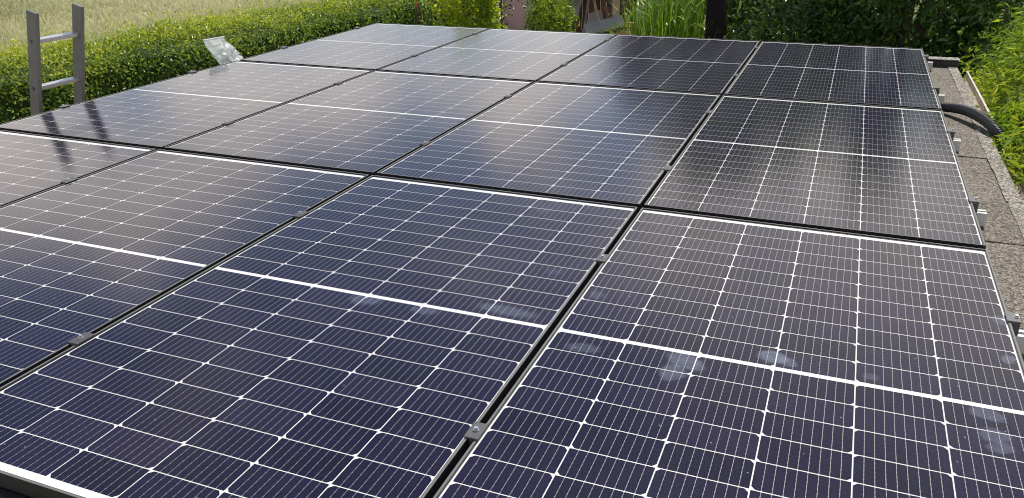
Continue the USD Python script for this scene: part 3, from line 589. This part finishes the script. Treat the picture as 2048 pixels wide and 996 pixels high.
shrub('bush', 'light green narrow leaved bush overhanging the gutter at the right edge', 'bush', (3.21, 3.05, 2.05), (.84, 2.6, 1.2), 66000, .062, .24, WILLOW, 26, trunk_r=.04, trunks=6, clumps=260, tint0=.42, droop=.35, spread=.11, upb=.5)
shrub('bush', 'low light green bush spilling over the gutter beside the conduit', 'bush', (2.50, 1.60, Z0 - .11), (.20, .55, .15), 7500, .058, .25, WILLOW, 27, trunk_r=.02, trunks=4, clumps=60, tint0=.45, droop=.3, spread=.16, upb=.5)
# ------------------------------------------------------------------ ornamental grass
MISC = leaf_mat('grass_blade', (.035, .10, .010), (.16, .30, .028), (.46, .56, .14), .36, .4)
def grass_clump(name, label, c, rx, ry, n, h, seed):
    r = np.random.default_rng(seed); c = np.array(c, float)
    B = c + np.c_[r.normal(0, rx, n), r.normal(0, ry, n), np.zeros(n)]; H = h * r.uniform(.55, 1.0, n); az = r.uniform(0, 2 * np.pi, n); out = np.c_[np.cos(az), np.sin(az), np.zeros(n)] * .6 + (B - c) * [1.2, 1.2, 0]
    bend = r.uniform(.03, .24, n) * H; w = r.uniform(.014, .028, n); seg = 6; vs = []
    side = unit(np.cross(out, [0, 0, 1.0])) 
    for q in range(seg + 1):
        u = q / seg; p = B + np.c_[np.zeros((n, 2)), H * (u - .18 * u ** 3 * (bend / H) * 2.5)] + out * (bend * u ** 2.4)[:, None]
        ww = (w * (1 - u ** 2.2) + .001)[:, None] / 2; vs += [p - side * ww, p + side * ww]
    v = np.stack(vs, 1).reshape(-1, 3); f = []
    for q in range(seg):
        a = 2 * q; f += [[a, a + 1, a + 3], [a, a + 3, a + 2]]
    f = np.array(f); f = (np.arange(n)[:, None, None] * (2 * seg + 2) + f[None]).reshape(-1, 3)
    t = thing(name, label, 'ornamental grass'); obj('blades', T(v, f), MISC, t, kind='stuff', tint=np.repeat(np.clip(r.normal(.42, .24, n), 0, 1), 2 * seg + 2))
    # arching leaves leaving the stems at all heights
    m = int(n * 1.1); q = r.integers(0, n, m); h0 = r.uniform(.25, .9, m); A0 = r.uniform(0, 2 * np.pi, m); o2 = np.c_[np.cos(A0), np.sin(A0), np.zeros(m)]
    P = B[q] + np.c_[np.zeros((m, 2)), H[q] * h0] + out[q] * (bend[q] * h0 ** 2.4)[:, None]; Ln = r.uniform(.25, .6, m); wl = r.uniform(.012, .024, m); sd_ = unit(np.cross(o2, [0, 0, 1.0])); vs = []
    for k in range(6):
        u = k / 5; p = P + o2 * (Ln * (.25 * u + .55 * u ** 2))[:, None] + np.c_[np.zeros((m, 2)), Ln * (.85 * u - .75 * u ** 2.2 * r.uniform(.5, 1.3, m))]
        ww = (wl * (1 - u ** 2) + .0008)[:, None] / 2; vs += [p - sd_ * ww, p + sd_ * ww]
    v = np.stack(vs, 1).reshape(-1, 3); f = np.array([[2 * k, 2 * k + 1, 2 * k + 3] for k in range(5)] + [[2 * k, 2 * k + 3, 2 * k + 2] for k in range(5)])
    f = (np.arange(m)[:, None, None] * 12 + f[None]).reshape(-1, 3)
    obj('arching_leaves', T(v, f), MISC, t, kind='stuff', tint=np.repeat(np.clip(r.normal(.62, .25, m), 0, 1), 12)); return t
grass_clump('ornamental_grass', 'tall bright green ornamental grass left of the dark post', (-.37, 7.3, 0), .15, .16, 2300, 3.0, 31)

# ------------------------------------------------------------------ dark post
POSTM = plain('dark_post', (.008, .0065, .007), .95, 0, .15, noise=(12, .3))
obj('post', box(-.095, .095, -.095, .095, 0, 3.3, .008), POSTM, label='thick dark brown post between the ornamental grass and the dark shrub', cat='post', loc=(.205, 6.95, 0))

# ------------------------------------------------------------------ pink garden house, lean-to and what is stacked in it
PINK = plain('pink_render', (.40, .265, .25), .9, noise=(3, .10), bump=(60, .003))
TILE = plain('dark_tile', (.10, .06, .05), .8, noise=(5, .3))
WOOD = plain('grey_wood', (.24, .21, .18), .85, noise=(8, .3), bump=(30, .003))
TAN = plain('tan_wood', (.30, .225, .15), .8, noise=(7, .25), bump=(30, .003))
ORANGE = plain('new_timber', (.42, .22, .10), .7, noise=(7, .3))
SAWN = plain('sawn_end', (.66, .42, .24), .7, noise=(30, .2))
MAROON = plain('maroon_board', (.13, .042, .042), .7, noise=(5, .25))
DARKW = plain('dark_boards', (.05, .032, .030), .85, noise=(5, .4))
SLATE = plain('grey_sheet', (.22, .20, .185), .7, noise=(6, .15))
PALE = plain('pale_sheet', (.27, .275, .27), .45, noise=(6, .15))
RED = plain('red_paint', (.45, .05, .06), .5)
LA = math.radians(-16); LO = np.array([1.6017 + 20 * math.sin(LA), -2.5382 + 20 * math.cos(LA), 0])
XL = np.eye(4); XL[:3, 0] = (math.cos(LA), -math.sin(LA), 0); XL[:3, 1] = (math.sin(LA), math.cos(LA), 0); XL[:3, 3] = LO
def yard(m): m = m.copy(); m.apply_transform(XL); return m
def roof_of(x0, x1, y0, y1, z0, z1, t=.06):
    ym = (y0 + y1) / 2
    return cat_([T(*_slab([(x0, y0, z0), (x1, y0, z0), (x1, ym, z1), (x0, ym, z1)], t)), T(*_slab([(x0, ym, z1), (x1, ym, z1), (x1, y1, z0), (x0, y1, z0)], t))])
def _slab(q, t):
    q = np.array(q, float); v = np.vstack([q, q + [0, 0, t]])
    return v, [[0, 2, 1], [0, 3, 2], [4, 5, 6], [4, 6, 7], [0, 1, 5], [0, 5, 4], [1, 2, 6], [1, 6, 5], [2, 3, 7], [2, 7, 6], [3, 0, 4], [3, 4, 7]]
hs = thing('garden_house', 'low garden house with a dusky pink rendered wall behind the shrubs', 'house')
obj('wall', yard(box(-2.33, -.92, .3, 4.0, 0, 2.55)), PINK, hs)
obj('roof', yard(roof_of(-2.6, -.88, .0, 4.3, 2.5, 3.5)), TILE, hs)
obj('downpipe', yard(tube([(-2.385, .26, 0), (-2.385, .26, 1.3), (-2.385, .26, 2.5)], .045, 10)), RUBBER, hs, smooth=50)  # dark round upright at the left end of the pink wall
ln = thing('lean_to', 'open lean-to with dark boarded back wall sheltering stacked boards and sheets', 'shed')
for q in range(12):
    obj('board', yard(box(-.90 + .15 * q, -.905 + .15 * (q + 1), 1.3 + .006 * (q % 3), 1.325 + .006 * (q % 3), 0, 2.3)), DARKW if q % 2 else MAROON, ln)
obj('corner_post', yard(box(.28, .445, -.08, .08, 0, 2.4, .006)), TAN, ln); obj('corner_post', yard(box(-.86, -.74, -.08, .06, 0, 2.4, .006)), WOOD, ln)
obj('roof', yard(T(*_slab([(-.98, -.3, 2.4), (1.1, -.3, 2.4), (1.1, 1.6, 2.75), (-.98, 1.6, 2.75)], .05))), TILE, ln)
obj('plank', yard(bar((-.66, -.30, 1.16), (-.52, .9, 1.62), .30, .10)), WOOD, label='thick grey plank jutting from the lean-to with a sunlit sawn end', cat='plank')
obj('pole', yard(bar((-.42, -.12, .45), (-.24, .5, 1.75), .045, .04)), WOOD, label='grey pole leaning in the lean-to, beside the thick plank', cat='pole')
obj('pole', yard(bar((-.01, -.2, .93), (-.24, .35, 1.72), .04, .035)), TAN, label='straight tan batten leaning across the grey sheet in the lean-to', cat='pole')
def tilted(pts, y0, y1, t, lean=.0):
    P = np.array(pts, float); m = prism(P, 0, t); v = m.vertices; y = y0 + (v[:, 1] - P[:, 1].min()) * lean
    return T(np.c_[v[:, 0], y + v[:, 2], v[:, 1]], m.faces[:, ::-1])
obj('sheet', yard(tilted([(-.38, .70), (.15, .78), (.02, 1.21), (-.26, 1.12)], -.08, 0, .03, .25)), SLATE, label='grey flat sheet leaning in the lean-to under the batten and the pole', cat='sheet')
obj('maroon_panel', yard(tilted([(.06, .66), (.50, .80), (.40, 1.08), (.27, 1.25), (.0, 1.25)], .02, 0, .03, .2)), MAROON, label='dark maroon panel leaning in the lean-to behind the tan post', cat='panel')
obj('tarpaulin', yard(bar((-.34, -.32, .80), (.52, -.24, 1.0), .30, .11, up=(0, -.55, 1))), PALE, label='pale grey rolled sheet lying across the stack in the lean-to, its right end higher', cat='rolled sheet')
for q, (z0, m_) in enumerate([(.84, ORANGE), (.62, ORANGE), (.40, TAN)]):
    obj('beam', yard(box(.20 + .04 * q, 1.05, -.22, -.04, z0, z0 + .10, .006)), m_, label=['topmost orange brown timber beam right of the rolled sheet', 'middle timber beam of the pile beside the ornamental grass', 'lowest timber beam of the pile beside the ornamental grass'][q], cat='beam')
    if q < 2: obj('bearer', yard(box(.30, .38, -.21, -.05, z0 - .12, z0)), DARKW, label=['short dark bearer under the topmost timber beam', 'short dark bearer under the middle timber beam'][q], cat='bearer')
for q in range(3):
    obj('log', yard(tube([(-.3 + .22 * q, -.35, .13), (-.3 + .22 * q, 0, .13), (-.3 + .22 * q, .6, .13)], .1, 10)), BARK, label=f'{["left", "middle", "right"][q]} log on the ground under the stack in the lean-to', cat='log')
obj('crate', yard(box(-.45, .12, -.28, .3, .24, .68, .01)), DARKW, label='dark wooden chest carrying the sheets in the lean-to', cat='chest')
# stakes
for (x, y, h, r_, m_, lab) in ((-3.63, 7.14, 2.44, .011, DARKW, 'thin dark stake with a reddish tip before the end of the hedge'), (-3.80, 8.15, 2.13, .016, PALE, 'short pale stake in the shady gap beyond the hedge')):
    st = obj('stake', tube([(x, y, 0), (x, y, h * .5), (x, y, h)], r_, 8), m_, label=lab, cat='stake')
obj('stake_tip', tube([(-3.63, 7.14, 2.40), (-3.63, 7.14, 2.43), (-3.63, 7.14, 2.47)], (.013), 8), RED, label='small reddish cap on the thin dark stake', cat='cap')
for x, h, m_, lab in ((-2.62, .98, PALE, 'pale post left of the red post, beyond the far panel edge'), (-2.54, .97, RED, 'short red post beyond the far panel edge, beside the pink wall'), (-2.46, .98, WOOD, 'grey post right of the red post, beyond the far panel edge')):
    obj('short_post', yard(box(x - .035, x + .035, -.5, -.43, 0, h, .004)), m_, label=lab, cat='post')
